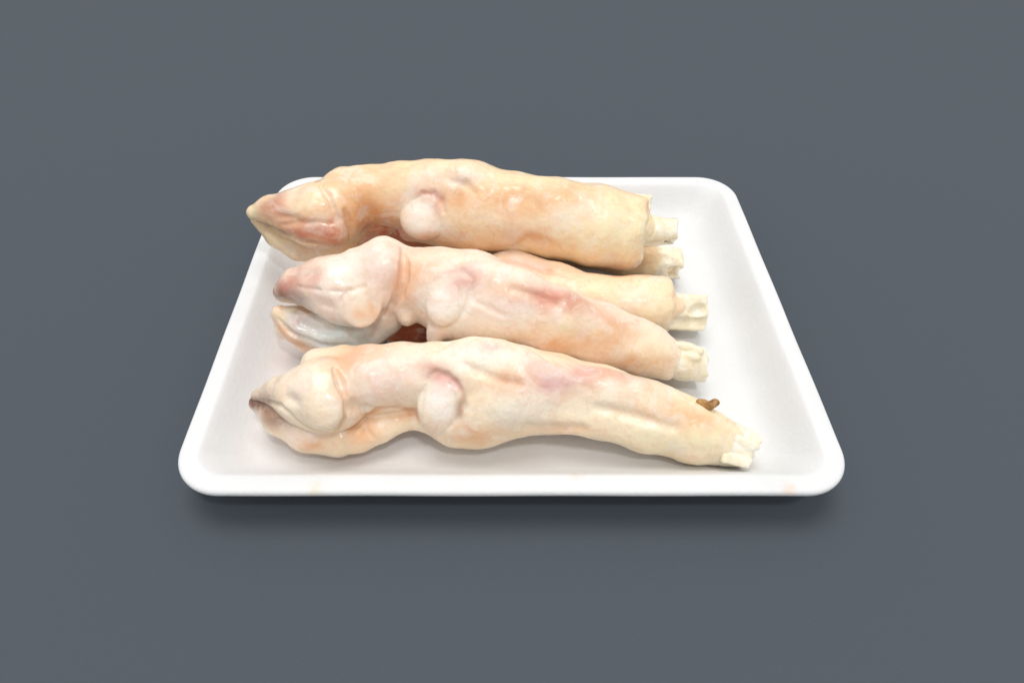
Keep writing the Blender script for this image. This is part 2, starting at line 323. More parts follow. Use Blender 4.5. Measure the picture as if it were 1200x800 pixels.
# ---------------------------------------------------------------- the feet (world coordinates in mm)
TINT = dict(cream=(245, 230, 205), pink=(244, 218, 208), peach=(228, 164, 108), red=(200, 104, 82), brown=(150, 108, 88), yellow=(248, 234, 194),
            grey=(168, 160, 162), white=(250, 241, 230), dark=(140, 118, 122), lilac=(218, 176, 180), bluish=(228, 233, 230), dark_red=(172, 78, 38), dark_brown=(112, 78, 62))
FEET = [
 dict(name='animal_foot', label='pale foot lying along the front rim, brown scrap near its cut bone end', base=(247, 225, 194),
  ops=[
   ('chain', 6, [[-1.14, -59.57, 26.69, 17.03], [14.34, -59.03, 24.4, 16.13], [34.8, -62.03, 22.69, 14.2], [54.98, -67.47, 19.73, 13.95], [73.27, -72.28, 17.18, 12.86], [89.39, -77.7, 13.85, 8.42]], ''),
   ('chain', 6, [[-13.06, -55.99, 30.35, 13.95], [0.56, -58.31, 27.83, 15.67]], ''),
   ('chain', 7, [[-20.54, -65.99, 21.15, 14.29], [-13.06, -65.41, 21.5, 14.97], [0.56, -61.29, 25.03, 14.99]], ''),
   ('chain', 6, [[-16.46, -56.03, 30.4, 13.95], [-30.04, -55.71, 31.07, 12.92], [-43.59, -55.92, 31.33, 12.9], [-56.43, -57.36, 30.41, 13.56], [-63.86, -57.97, 30.09, 11.86]], ''),
   ('chain', 1.8, [[-23.38, -68.8, 15.83, 6.85], [-39.9, -65.93, 17.68, 4.46], [-52.21, -70.8, 16.27, 5.45], [-60.48, -73.74, 15.17, 6.1], [-67.9, -74.58, 14.63, 6.77]], ''),
   ('chain', 1.5, [[-69.4, -64.93, 30.65, 14.29], [-74.1, -65.88, 31.32, 13.9], [-82.31, -66.03, 31.49, 9.92], [-90.49, -64.57, 31.79, 4.97], [-99.75, -63.8, 28.71, 2.01]], 'claw0'),
   ('chain', 0.7, [[-100.81, -63.52, 23.48, 3.4], [-92.04, -67.09, 19.79, 6.81], [-80.95, -72.22, 15.95, 7.47], [-68.57, -74.59, 14.64, 7.11]], 'claw1'),
   ('chain', 4, [[-77.16, -51.44, 33.94, 6.14], [-67.68, -51.27, 33.75, 6.83]], ''),
   ('plane', 1.5, [[90.05, -77.0, 14.58], [0.948, -0.305, -0.091], 3.0, 5], ''),
   ('plane', 3, [[88.08, -71.26, 19.76], [0.552, 0.608, 0.571], 1.2, 5], ''),
   ('ell', 7, [[39.43, -64.51, 35.53], [22.84, 3.92, 2.5], [[0.974, -0.164, -0.154], [0.225, 0.71, 0.667], [0.0, 0.685, -0.729]]], ''),
   ('ell', 6, [[29.8, -75.23, 23.85], [22.94, 3.28, 2.5], [[0.99, -0.101, -0.095], [0.139, 0.722, 0.678], [0.0, 0.685, -0.729]]], ''),
   ('ell', 9, [[-7.87, -56.83, 43.59], [14.29, 5.85, 2.2], [[0.978, -0.152, -0.142], [0.208, 0.713, 0.67], [0.0, 0.685, -0.729]]], ''),
   ('cut', 4, [[32.58, -73.15, 32.64, 0.28], [42.3, -74.51, 31.24, 0.5], [53.3, -77.72, 30.18, 0.5], [61.47, -79.32, 28.04, 0.28]], ''),
   ('cut', 4, [[6.07, -77.97, 27.26, 0.66], [14.98, -77.6, 25.1, 1.2], [26.32, -78.02, 25.69, 0.66]], ''),
   ('cut', 0.8, [[-66.46, -64.03, 44.83, 1.32], [-63.68, -69.27, 43.13, 2.4], [-62.6, -73.56, 39.89, 2.4], [-62.79, -76.51, 35.97, 2.4], [-64.25, -78.4, 31.1, 2.4], [-67.09, -77.84, 24.34, 1.32]], ''),
   ('cut', 1.6, [[-64.41, -75.77, 22.58, 0.83], [-60.21, -72.84, 22.48, 1.5], [-55.5, -70.56, 24.94, 1.5], [-50.77, -70.56, 28.21, 1.5], [-45.33, -69.38, 27.76, 1.5], [-39.89, -67.31, 23.97, 1.5], [-34.58, -70.3, 24.6, 1.5], [-29.82, -75.79, 25.93, 0.83]], ''),
   ('cut', 2, [[-59.36, -73.5, 36.23, 0.5], [-56.99, -72.29, 31.53, 0.9], [-53.36, -71.37, 30.33, 0.5]], ''),
   ('cut', 1.5, [[-54.15, -76.93, 19.12, 0.5], [-56.07, -75.47, 21.04, 0.9], [-56.93, -73.15, 21.78, 0.5]], ''),
   ('cut', 0.6, [[-98.93, -66.25, 29.65, 0.66], [-93.09, -69.82, 32.58, 1.2], [-86.84, -74.28, 35.68, 1.2], [-83.38, -76.91, 34.41, 1.2], [-80.44, -78.49, 31.75, 1.2], [-76.18, -79.89, 29.36, 1.2], [-71.56, -78.58, 24.26, 1.2], [-67.05, -77.22, 21.23, 0.66]], ''),
   ('cut', 1, [[-93.37, -68.74, 26.92, 0.28], [-91.64, -71.91, 25.64, 0.5], [-89.02, -74.03, 23.53, 0.28]], ''),
   ('cut', 0.8, [[-97.17, -67.4, 26.28, 0.22], [-95.33, -70.01, 25.86, 0.22]], ''),
   ('ell', 4, [[-69.43, -77.45, 37.35], [6.92, 7.54, 3], [[0.985, -0.127, -0.119], [0.174, 0.718, 0.674], [0.0, 0.685, -0.729]]], 'claw0'),
   ('cutell', 3, [[-82.81, -82.65, 49.13], [8.23, 5.06, 14], [[0.819, -0.418, -0.393], [0.574, 0.597, 0.561], [0.0, 0.685, -0.729]]], ''),
   ('cutell', 2, [[-58.62, -78.69, 37.64], [3.23, 5.17, 8], [[1.0, 0.0, 0.0], [0.0, 0.729, 0.685], [0.0, 0.685, -0.729]]], ''),
   ('ell', 1.2, [[-26.96, -68.69, 31.15], [8.88, 12.49, 6], [[0.97, -0.176, -0.166], [0.242, 0.707, 0.664], [0.0, 0.685, -0.729]]], 'dew'),
   ('cut', 1.6, [[-31.43, -65.52, 40.64, 0.72], [-28.18, -64.03, 42.37, 1.3], [-24.28, -64.97, 41.99, 1.3], [-21.03, -67.19, 40.63, 1.3], [-19.09, -69.69, 38.63, 0.72]], ''),
   ('cut', 1.0, [[-18.78, -70.49, 37.58, 0.44], [-18.13, -73.64, 34.85, 0.8], [-20.09, -76.56, 31.29, 0.8], [-24.07, -78.59, 27.03, 0.44]], ''),
   ('cut', 1.4, [[-34.12, -72.91, 32.34, 0.28], [-33.13, -68.76, 36.46, 0.5], [-31.16, -65.59, 39.71, 0.28]], ''),
   ('cut', 3, [[-17.49, -62.42, 45.42, 0.17], [-12.01, -65.12, 44.14, 0.3], [-4.66, -68.2, 42.83, 0.3], [3.3, -69.29, 42.16, 0.17]], ''),
   ('chain', 2.5, [[84.46, -77.33, 15.07, 8.06], [89.98, -80.12, 14.46, 5.01]], ''),
   ('chain', 2, [[80.53, -74.68, 22.75, 3.64], [87.26, -78.5, 21.33, 2.3]], ''),
  ],
  parts=[
   ('claw', 'claw0', 'pale upper claw with a peach coloured tip'),
   ('claw', 'claw1', 'lower claw with a dark brown tip'),
   ('dewclaw', 'dew', ''),
  ],
  solids=[
   ('bone', 'bone', [('chain', 3, [[73.27, -72.28, 17.18, 8.12], [84.8, -76.26, 14.7, 8.77], [97.31, -78.68, 13.5, 7.73]], ''), ('box', 1, [[86.98, -77.88, 20.46], [7.93, 1.65, 4], [[0.848, -0.386, -0.363], [0.53, 0.618, 0.581], [0.0, 0.685, -0.729]], 1], ''), ('box', 1, [[85.98, -84.68, 15.38], [5.93, 1.98, 4], [[0.978, -0.152, -0.142], [0.208, 0.713, 0.67], [0.0, 0.685, -0.729]], 1], ''), ('cut', 1.2, [[98.49, -81.84, 14.65, 2.99], [89.62, -79.72, 16.21, 2.33]], ''), ('cut', 0.8, [[80.84, -82.86, 17.92, 1.31], [81.82, -81.98, 16.04, 0.99]], ''), ('plane', 0.8, [[94.96, -77.7, 14.43], [0.916, -0.356, -0.183], 2.2, 3.5], ''), ('plane', 1, [[89.39, -71.32, 19.84], [0.552, 0.608, 0.571], 1.6, 4], '')], 'splintered pale yellow cut bone'),
   ('tissue_scrap', 'scrap', [('chain', 0.8, [[72.2, -68.79, 31.16, 0.8], [74.23, -69.4, 30.34, 1.2], [75.19, -71.09, 30.38, 1.0]], ''), ('chain', 0.8, [[73.69, -70.84, 31.78, 0.85], [75.7, -71.62, 32.26, 0.85], [77.6, -70.77, 33.27, 0.55], [78.55, -71.06, 33.11, 0.45]], ''), ('chain', 0.6, [[75.38, -72.24, 33.05, 0.65], [75.86, -73.13, 31.56, 0.49]], ''), ('chain', 0.6, [[76.65, -71.83, 33.58, 0.58], [77.12, -73.12, 33.13, 0.42]], '')], 'small brown dried scrap of tissue'),
  ],
  paint=[
   ([-80.64, -72.43, 41.0], [1.0, 0.0, 0.0], 12.66, 8.86, 'cream', 0.6),
   ([-58.07, -60.47, 44.18], [1.0, 0.0, 0.0], 8.42, 7.77, 'peach', 0.75),
   ([-62.3, -65.88, 43.05], [1.0, 0.0, 0.0], 4.48, 9.61, 'peach', 0.7),  # peach painted down the heel crease, deepening its shade
   ([-68.06, -67.58, 45.06], [1.0, 0.0, 0.0], 6.97, 2.85, 'yellow', 0.5),
   ([-44.93, -64.79, 41.77], [1.0, 0.0, 0.0], 12.89, 9.03, 'pink', 0.65),
   ([-12.69, -59.22, 47.63], [1.0, 0.0, 0.0], 16.09, 5.15, 'white', 0.6),
   ([-7.87, -55.92, 48.8], [1.0, 0.0, 0.0], 5.82, 1.94, 'grey', 0.35),
   ([-19.12, -62.36, 44.86], [1.0, 0.0, 0.0], 2.57, 1.61, 'white', 0.5),
   ([-12.65, -75.46, 34.6], [1.0, 0.0, 0.0], 12.79, 10.87, 'yellow', 0.4),
   ([-15.97, -80.49, 25.27], [1.0, 0.0, 0.0], 9.72, 4.54, 'peach', 0.6),
   ([-1.47, -68.92, 41.71], [1.0, 0.0, 0.0], 7.02, 3.19, 'peach', 0.55),
   ([13.34, -69.21, 39.05], [0.906, -0.308, -0.289], 4.5, 2.57, 'red', 0.9),
   ([0.11, -70.65, 41.32], [0.985, -0.127, -0.119], 6.36, 1.91, 'red', 0.35),
   ([3.96, -69.36, 41.25], [1.0, 0.0, 0.0], 5.1, 2.23, 'peach', 0.6),
   ([17.91, -66.56, 40.38], [1.0, 0.0, 0.0], 9.66, 3.22, 'lilac', 0.55),
   ([29.43, -63.76, 40.55], [1.0, 0.0, 0.0], 5.84, 3.24, 'red', 0.6),
   ([42.76, -62.54, 39.12], [0.966, -0.189, -0.177], 11.11, 3.59, 'red', 0.6),
   ([29.59, -61.59, 41.02], [1.0, 0.0, 0.0], 3.26, 2.28, 'lilac', 0.5),
   ([3.32, -75.81, 35.05], [1.0, 0.0, 0.0], 12.76, 6.38, 'white', 0.45),
   ([38.97, -71.54, 34.77], [1.0, 0.0, 0.0], 9.69, 6.46, 'white', 0.4),
   ([64.72, -78.79, 28.4], [1.0, 0.0, 0.0], 22.58, 11.29, 'yellow', 0.7),
   ([58.22, -74.21, 32.97], [0.996, -0.064, -0.06], 9.67, 3.22, 'peach', 0.5),
   ([69.63, -76.29, 30.41], [1.0, 0.0, 0.0], 5.81, 3.23, 'peach', 0.55),
   ([53.61, -77.14, 28.85], [1.0, 0.0, 0.0], 7.77, 3.24, 'white', 0.3),
   ([20.01, -76.57, 24.24], [1.0, 0.0, 0.0], 13.13, 1.97, 'peach', 0.35),
   ([13.09, -62.46, 44.0], [1.0, 0.0, 0.0], 9.67, 2.9, 'lilac', 0.35),
   ([-25.68, -64.03, 40.88], [0.94, -0.249, -0.234], 6.48, 2.27, 'red', 0.85),
   ([-21.12, -66.2, 39.44], [0.707, -0.515, -0.484], 3.23, 1.94, 'red', 0.7),
   ([-26.49, -73.58, 34.77], [1.0, 0.0, 0.0], 5.78, 7.71, 'white', 0.9),
   ([-24.6, -67.82, 39.38], [1.0, 0.0, 0.0], 3.86, 2.58, 'pink', 0.5),
   ([-18.82, -73.77, 33.45], [0.94, -0.249, -0.234], 1.29, 3.87, 'brown', 0.6),
   ([-93.51, -68.57, 34.67], [0.966, 0.189, 0.177], 5.86, 3.26, 'brown', 0.6),
   ([-100.59, -66.18, 25.8], [1.0, 0.0, 0.0], 3.69, 3.02, 'dark_brown', 0.75),
   ([-95.49, -69.0, 26.18], [0.866, -0.364, -0.342], 4.33, 3.0, 'dark_brown', 0.8),
   ([-90.39, -72.01, 25.23], [0.766, -0.469, -0.44], 4.64, 3.31, 'brown', 0.9),
   ([-94.16, -68.26, 26.85], [1.0, 0.0, 0.0], 1.67, 1.0, 'grey', 0.6),
   ([-68.65, -81.54, 37.42], [1.0, 0.0, 0.0], 6.86, 3.74, 'cream', 0.5),
   ([-70.38, -73.15, 44.38], [1.0, 0.0, 0.0], 10.64, 8.13, 'cream', 0.5),
   ([-78.84, -70.6, 43.74], [1.0, 0.0, 0.0], 7.57, 3.79, 'pink', 0.45),
   ([-75.72, -80.19, 18.06], [1.0, 0.0, 0.0], 4.63, 2.65, 'peach', 0.8),
   ([-59.16, -77.35, 20.85], [1.0, 0.0, 0.0], 6.61, 3.97, 'peach', 0.5),
   ([-80.33, -78.03, 21.8], [1.0, 0.0, 0.0], 7.24, 3.29, 'pink', 0.5),
   ([-52.83, -69.12, 26.34], [1.0, 0.0, 0.0], 4.66, 2.66, 'peach', 0.7),  # shade of the notch below the pastern, put in as peach
   ([-38.31, -68.01, 22.13], [1.0, 0.0, 0.0], 5.4, 2.7, 'peach', 0.5),
  ]),
 dict(name='animal_foot', label='pinkish middle foot with parted claws and a bluish white sole, leaning on the front foot', base=(247, 223, 201),
  ops=[
   ('chain', 6, [[-13.5, -19.61, 40.04, 18.13], [0.96, -23.57, 38.82, 16.04], [18.77, -30.16, 35.74, 14.3], [37.02, -32.08, 30.51, 13.34], [55.59, -34.59, 24.73, 11.64], [69.9, -37.04, 19.82, 9.52]], ''),
   ('chain', 6, [[-18.97, -15.93, 42.56, 15.63], [-29.94, -15.08, 42.28, 16.04], [-39.11, -13.87, 42.66, 14.61], [-49.43, -11.81, 43.74, 13.17]], ''),
   ('chain', 6, [[-22.62, -22.04, 36.35, 14.56], [-11.68, -23.47, 36.72, 14.49]], ''),
   ('ell', 1.5, [[-53.81, -15.76, 49.14], [9.66, 15.74, 11], [[0.995, -0.076, -0.072], [0.105, 0.725, 0.681], [0.0, 0.685, -0.729]]], ''),
   ('chain', 3, [[-52.48, -12.54, 48.24, 13.73], [-62.39, -13.77, 45.96, 13.04]], ''),
   ('chain', 1.5, [[-61.81, -24.65, 39.86, 8.96], [-67.39, -21.34, 41.66, 11.87], [-72.64, -18.02, 43.49, 13.71], [-80.27, -15.77, 43.39, 10.89], [-90.68, -15.39, 42.56, 7.28], [-96.97, -16.15, 39.8, 4.39]], 'claw0'),
   ('chain', 0.7, [[-100.04, -19.15, 29.95, 3.72], [-91.47, -21.8, 25.74, 8.22], [-77.99, -24.32, 23.52, 8.59], [-65.83, -25.55, 23.72, 6.7]], 'claw1'),
   ('chain', 1.2, [[-103.75, -17.82, 28.12, 1.12], [-99.29, -21.23, 21.4, 3.03], [-90.01, -26.14, 17.8, 3.4], [-78.71, -28.57, 15.42, 3.02], [-68.76, -26.67, 15.59, 3.03]], 'claw1'),
   ('chain', 4, [[-46.75, -15.54, 37.74, 8.84], [-53.76, -21.08, 29.24, 7.42], [-58.45, -24.47, 24.21, 5.97]], ''),
   ('chain', 2, [[-43.27, -20.46, 38.85, 5.08], [-43.38, -25.58, 36.76, 3.97], [-43.38, -27.42, 35.03, 2.88]], ''),
   ('chain', 2.5, [[-26.22, -30.35, 36.44, 5.71], [-30.71, -35.18, 34.26, 3.19], [-32.14, -37.19, 32.25, 2.31]], ''),
   ('plane', 6, [[71.42, -36.9, 19.67], [0.99, -0.14, 0.004], 1.4, 5], ''),
   ('plane', 3.0, [[-71.06, -34.35, 45.82], [-0.08, -0.986, 0.144], 0.0, 4.0], ''),
   ('ell', 4, [[-60.39, -31.09, 45.0], [7.63, 8.33, 2.2], [[0.985, -0.127, -0.119], [0.174, 0.718, 0.674], [0.0, 0.685, -0.729]]], 'claw0'),
   ('ell', 8, [[7.45, -27.1, 52.51], [19.18, 4.45, 2.2], [[0.921, -0.285, -0.267], [0.391, 0.671, 0.63], [0.0, 0.685, -0.729]]], ''),
   ('cut', 0.7, [[-44.24, -11.58, 59.45, 1.16], [-43.07, -18.9, 57.42, 2.1], [-43.34, -24.43, 53.08, 2.1], [-45.33, -26.85, 48.24, 2.1], [-49.16, -26.88, 41.99, 2.1], [-52.92, -27.48, 36.61, 1.16]], ''),
   ('cut', 2.0, [[-87.05, -23.17, 49.13, 0.19], [-78.67, -27.74, 51.88, 0.35], [-70.76, -29.27, 52.36, 0.35], [-63.1, -28.42, 51.57, 0.19]], ''),
   ('cut', 2, [[-67.88, -34.24, 44.26, 0.28], [-68.16, -31.55, 49.33, 0.5], [-64.88, -27.97, 51.63, 0.5], [-58.67, -26.97, 52.58, 0.28]], ''),
   ('cut', 1, [[-96.02, -21.04, 39.4, 0.55], [-87.12, -20.45, 33.8, 1.0], [-78.64, -29.84, 38.94, 1.0], [-73.52, -27.51, 31.54, 1.0], [-64.55, -28.67, 29.59, 0.55]], ''),
   ('cut', 1.0, [[-99.57, -23.76, 30.87, 0.77], [-95.18, -28.62, 29.55, 1.4], [-89.48, -30.95, 26.71, 1.4], [-82.19, -32.79, 24.93, 1.4], [-73.95, -33.11, 23.67, 1.4], [-66.73, -32.27, 23.83, 0.77]], ''),
   ('cut', 3, [[-88.96, -27.47, 32.52, 0.88], [-82.4, -29.65, 30.6, 1.6], [-74.42, -30.2, 30.13, 0.88]], ''),
   ('cut', 1.6, [[-31.72, -29.65, 50.84, 0.44], [-29.94, -26.9, 54.37, 0.8], [-26.17, -24.34, 56.66, 0.8], [-19.93, -23.97, 58.6, 0.8], [-15.43, -27.38, 57.53, 0.44]], ''),
   ('cut', 1.6, [[-15.43, -28.98, 56.24, 0.5], [-16.11, -33.41, 52.02, 0.9], [-18.9, -36.21, 47.16, 0.9], [-23.56, -36.82, 41.95, 0.5]], ''),
   ('cut', 3, [[0.53, -30.95, 55.28, 0.22], [10.72, -32.99, 53.02, 0.4], [17.48, -35.2, 51.38, 0.22]], ''),
   ('cut', 2, [[-2.84, -37.82, 46.83, 0.28], [-7.95, -36.09, 48.94, 0.5], [-13.05, -34.54, 50.75, 0.28]], ''),
   ('ell', 1.2, [[-25.67, -29.87, 47.74], [7.98, 10.75, 5.2], [[0.927, -0.273, -0.256], [0.375, 0.676, 0.635], [0.0, 0.685, -0.729]]], 'dew'),
   ('cutell', 2.5, [[-83.03, -28.64, 61.87], [10.47, 4.19, 12], [[0.883, 0.342, 0.321], [-0.469, 0.644, 0.604], [0.0, 0.685, -0.729]]], ''),
   ('cutell', 2.5, [[-75.51, -40.65, 56.15], [11.77, 4.16, 14], [[0.94, -0.249, -0.234], [0.342, 0.685, 0.643], [0.0, 0.685, -0.729]]], ''),
   ('chain', 3, [[66.62, -36.64, 22.11, 7.29], [73.91, -38.76, 20.12, 5.1]], ''),
  ],
  parts=[
   ('claw', 'claw0', 'near claw with a pink brown tip and flat sole'),
   ('claw', 'claw1', 'lower claw with a bluish white sole and brown rim'),
   ('dewclaw', 'dew', ''),
  ],
  solids=[
   ('bone', 'bone', [('chain', 3, [[61.22, -35.94, 22.43, 6.93], [74.46, -37.17, 18.87, 7.7], [85.94, -37.79, 16.23, 7.38]], ''), ('box', 1, [[73.09, -36.02, 26.81], [8.65, 1.44, 3], [[0.97, -0.176, -0.166], [0.242, 0.707, 0.664], [0.0, 0.685, -0.729]], 1], ''), ('ell', 1, [[76.72, -40.78, 25.64], [3.58, 1.79, 2], [[0.97, -0.176, -0.166], [0.242, 0.707, 0.664], [0.0, 0.685, -0.729]]], ''), ('cut', 1.2, [[89.62, -38.6, 15.48, 3.69], [78.27, -37.64, 17.74, 2.94]], ''), ('plane', 1, [[84.02, -37.68, 16.67], [0.999, -0.034, 0.036], 1.0, 3], '')], 'short glossy cream bone stump'),
  ],
  paint=[
   ([-49.25, -20.99, 59.19], [1.0, 0.0, 0.0], 9.63, 11.7, 'pink', 0.6),
   ([-68.66, -19.82, 57.3], [1.0, 0.0, 0.0], 9.01, 4.85, 'white', 0.5),
   ([-59.18, -9.13, 60.61], [1.0, 0.0, 0.0], 8.47, 2.82, 'cream', 0.5),
   ([-89.29, -19.11, 50.68], [0.866, 0.364, 0.342], 7.77, 4.95, 'red', 0.45),
   ([-94.61, -22.13, 41.42], [1.0, 0.0, 0.0], 7.18, 2.87, 'dark_brown', 0.8),
   ([-87.18, -25.13, 43.26], [1.0, 0.0, 0.0], 4.97, 2.48, 'dark', 0.5),
   ([-79.57, -24.88, 53.48], [1.0, 0.0, 0.0], 4.15, 3.11, 'red', 0.35),
   ([-95.35, -20.64, 45.88], [1.0, 0.0, 0.0], 4.28, 2.85, 'red', 0.4),
   ([-70.06, -31.73, 48.07], [1.0, 0.0, 0.0], 11.73, 5.52, 'pink', 0.5),
   ([-59.71, -32.98, 46.89], [1.0, 0.0, 0.0], 5.52, 5.52, 'cream', 0.6),
   ([-61.46, -34.41, 45.4], [1.0, 0.0, 0.0], 2.07, 2.07, 'peach', 0.6),
   ([-55.73, -33.6, 45.09], [1.0, 0.0, 0.0], 2.08, 4.84, 'peach', 0.5),
   ([-94.01, -22.36, 34.12], [1.0, 0.0, 0.0], 5.85, 3.29, 'yellow', 0.6),
   ([-101.13, -21.95, 32.18], [1.0, 0.0, 0.0], 2.94, 2.21, 'yellow', 0.6),
   ([-89.2, -25.79, 32.9], [1.0, 0.0, 0.0], 4.37, 3.27, 'dark', 0.85),
   ([-85.75, -27.17, 30.67], [1.0, 0.0, 0.0], 4.74, 2.92, 'grey', 0.5),
   ([-72.4, -31.31, 28.14], [1.0, 0.0, 0.0], 15.99, 7.27, 'bluish', 1.0),
   ([-71.87, -32.3, 26.01], [1.0, 0.0, 0.0], 10.94, 3.65, 'bluish', 0.8),
   ([-93.1, -30.09, 22.58], [0.819, -0.418, -0.393], 7.39, 2.59, 'peach', 0.8),
   ([-97.97, -27.0, 28.41], [1.0, 0.0, 0.0], 3.67, 2.2, 'peach', 0.6),
   ([-37.35, -22.56, 56.02], [1.0, 0.0, 0.0], 7.6, 9.67, 'peach', 0.6),
   ([-42.8, -27.33, 48.69], [1.0, 0.0, 0.0], 4.18, 4.87, 'peach', 0.55),  # peach in the pastern fold, darkening the crease by colour
   ([-42.42, -29.47, 39.57], [1.0, 0.0, 0.0], 4.26, 3.55, 'cream', 0.4),
   ([-34.22, -14.98, 58.64], [1.0, 0.0, 0.0], 13.99, 2.8, 'cream', 0.5),
   ([-26.33, -34.14, 50.84], [1.0, 0.0, 0.0], 7.49, 8.17, 'white', 0.95),
   ([-17.83, -27.0, 57.19], [1.0, 0.0, 0.0], 4.77, 3.75, 'red', 0.6),
   ([-19.93, -25.22, 57.43], [1.0, 0.0, 0.0], 4.79, 3.08, 'pink', 0.6),
   ([-6.25, -38.77, 42.94], [1.0, 0.0, 0.0], 15.12, 6.87, 'white', 0.5),
   ([0.54, -36.24, 50.03], [1.0, 0.0, 0.0], 6.79, 4.75, 'lilac', 0.3),
   ([2.23, -32.65, 53.63], [0.94, -0.249, -0.234], 8.14, 3.05, 'peach', 0.6),
   ([11.8, -32.25, 52.33], [1.0, 0.0, 0.0], 2.72, 2.38, 'red', 0.85),
   ([14.12, -35.15, 50.87], [1.0, 0.0, 0.0], 7.47, 3.39, 'red', 0.45),
   ([23.65, -34.71, 50.92], [0.94, -0.249, -0.234], 10.19, 3.06, 'red', 0.65),
   ([36.5, -35.59, 44.62], [0.94, -0.249, -0.234], 9.65, 2.76, 'red', 0.5),
   ([4.64, -38.2, 47.21], [1.0, 0.0, 0.0], 6.12, 5.44, 'white', 0.4),
   ([27.87, -41.34, 43.12], [1.0, 0.0, 0.0], 15.01, 6.82, 'yellow', 0.45),
   ([41.94, -42.19, 39.06], [1.0, 0.0, 0.0], 8.95, 6.2, 'peach', 0.4),
   ([21.4, -43.14, 36.55], [1.0, 0.0, 0.0], 13.83, 3.46, 'peach', 0.5),
   ([60.33, -45.14, 29.44], [1.0, 0.0, 0.0], 10.51, 7.71, 'yellow', 0.5),
   ([-32.62, -38.14, 34.79], [1.0, 0.0, 0.0], 3.52, 2.81, 'grey', 0.3),
   ([50.03, -45.72, 27.46], [1.0, 0.0, 0.0], 9.14, 2.81, 'peach', 0.5),
  ]),
 dict(name='animal_foot', label='rearmost thick peach foot with its claw tip overhanging the left rim', base=(246, 216, 175),
  ops=[
   ('chain', 6, [[-14.36, 36.49, 45.74, 19.87], [1.84, 34.16, 44.48, 18.21], [22.01, 31.51, 42.98, 18.17], [42.14, 28.6, 40.69, 18.75], [56.22, 26.37, 38.89, 17.33], [63.04, 26.29, 38.95, 16.12]], ''),
   ('chain', 6, [[-22.48, 40.9, 49.43, 17.05], [-36.68, 40.28, 48.9, 17.04], [-50.77, 40.13, 49.97, 15.38], [-64.77, 39.69, 50.75, 13.32], [-75.52, 37.66, 49.77, 14.9]], ''),
   ('chain', 6, [[-28.59, 34.9, 43.45, 16.25], [-14.36, 35.01, 44.36, 17.84]], ''),
   ('chain', 2.5, [[-39.1, 34.25, 37.92, 10.27], [-46.8, 34.5, 34.67, 6.62]], ''),
   ('chain', 3, [[-76.38, 32.38, 39.33, 9.79], [-80.85, 27.81, 32.66, 6.97], [-86.55, 26.61, 29.45, 7.0]], ''),
   ('chain', 2.5, [[-81.15, 30.38, 47.72, 15.14], [-88.67, 27.8, 47.67, 14.26], [-99.08, 27.29, 48.53, 10.67], [-109.75, 28.45, 49.61, 6.72], [-117.36, 28.13, 48.88, 3.56]], 'claw0'),
   ('chain', 3, [[-81.51, 19.86, 44.9, 8.23], [-90.95, 20.82, 45.63, 7.84], [-102.61, 23.3, 46.66, 4.72]], 'claw0'),
   ('chain', 0.4, [[-119.12, 29.61, 43.41, 2.01], [-110.25, 27.98, 35.1, 4.89], [-101.18, 27.19, 28.99, 5.78], [-86.07, 28.15, 26.62, 6.24]], 'claw1'),
   ('plane', 6, [[64.25, 26.27, 38.97], [0.992, -0.121, -0.045], 1.8, 6], ''),
   ('ell', 7, [[16.79, 29.22, 60.32], [23.04, 4.61, 2.5], [[0.99, -0.101, -0.095], [0.139, 0.722, 0.678], [0.0, 0.685, -0.729]]], ''),
   ('ell', 8, [[-27.44, 34.99, 63.52], [13.87, 5.39, 2.5], [[1.0, 0.0, 0.0], [0.0, 0.729, 0.685], [0.0, 0.685, -0.729]]], ''),
   ('cutell', 2, [[-101.74, 10.16, 62.26], [12.99, 3.44, 12], [[0.99, -0.101, -0.095], [0.139, 0.722, 0.678], [0.0, 0.685, -0.729]]], ''),
   ('cut', 2.5, [[-84.27, 27.68, 62.7, 0.5], [-80.75, 23.34, 61.16, 0.9], [-78.42, 19.29, 57.64, 0.9], [-76.52, 16.74, 53.01, 0.5]], ''),
   ('cut', 2.5, [[-96.21, 27.92, 60.72, 0.5], [-89.42, 33.59, 61.44, 0.5]], ''),
   ('cut', 0.6, [[-117.13, 25.0, 46.85, 0.99], [-111.76, 22.71, 45.65, 1.8], [-105.67, 18.23, 45.67, 1.8], [-97.26, 14.31, 44.83, 1.8], [-89.3, 11.99, 43.74, 1.8], [-81.85, 12.03, 42.23, 0.99]], ''),
   ('cut', 2, [[-101.47, 16.4, 50.43, 0.28], [-93.73, 14.89, 52.99, 0.5], [-85.13, 14.45, 53.79, 0.5], [-78.71, 15.27, 52.23, 0.28]], ''),
   ('cut', 2, [[-73.51, 20.24, 56.03, 0.88], [-71.93, 18.51, 49.79, 1.6], [-72.72, 18.45, 42.07, 0.88]], ''),
   ('cut', 1.4, [[-43.27, 25.36, 57.0, 0.55], [-38.44, 26.23, 60.52, 1.0], [-33.8, 25.9, 60.75, 1.0], [-30.39, 23.75, 58.14, 1.0], [-29.3, 21.06, 54.51, 0.55]], ''),
   ('cut', 1.6, [[-45.74, 24.06, 45.61, 0.39], [-42.1, 23.37, 41.21, 0.7], [-35.78, 19.86, 42.94, 0.7], [-30.72, 18.7, 47.73, 0.39]], ''),
   ('cut', 3, [[-25.32, 29.15, 65.3, 0.17], [-19.18, 27.33, 64.73, 0.3], [-15.36, 24.22, 62.36, 0.17]], ''),
   ('cut', 5, [[3.23, 16.11, 37.95, 0.44], [9.32, 14.79, 42.98, 0.8], [17.01, 13.15, 43.31, 0.44]], ''),
   ('ell', 1.2, [[-39.94, 23.97, 49.06], [9.79, 10.18, 6], [[0.966, -0.189, -0.177], [0.259, 0.704, 0.661], [0.0, 0.685, -0.729]]], 'dew'),
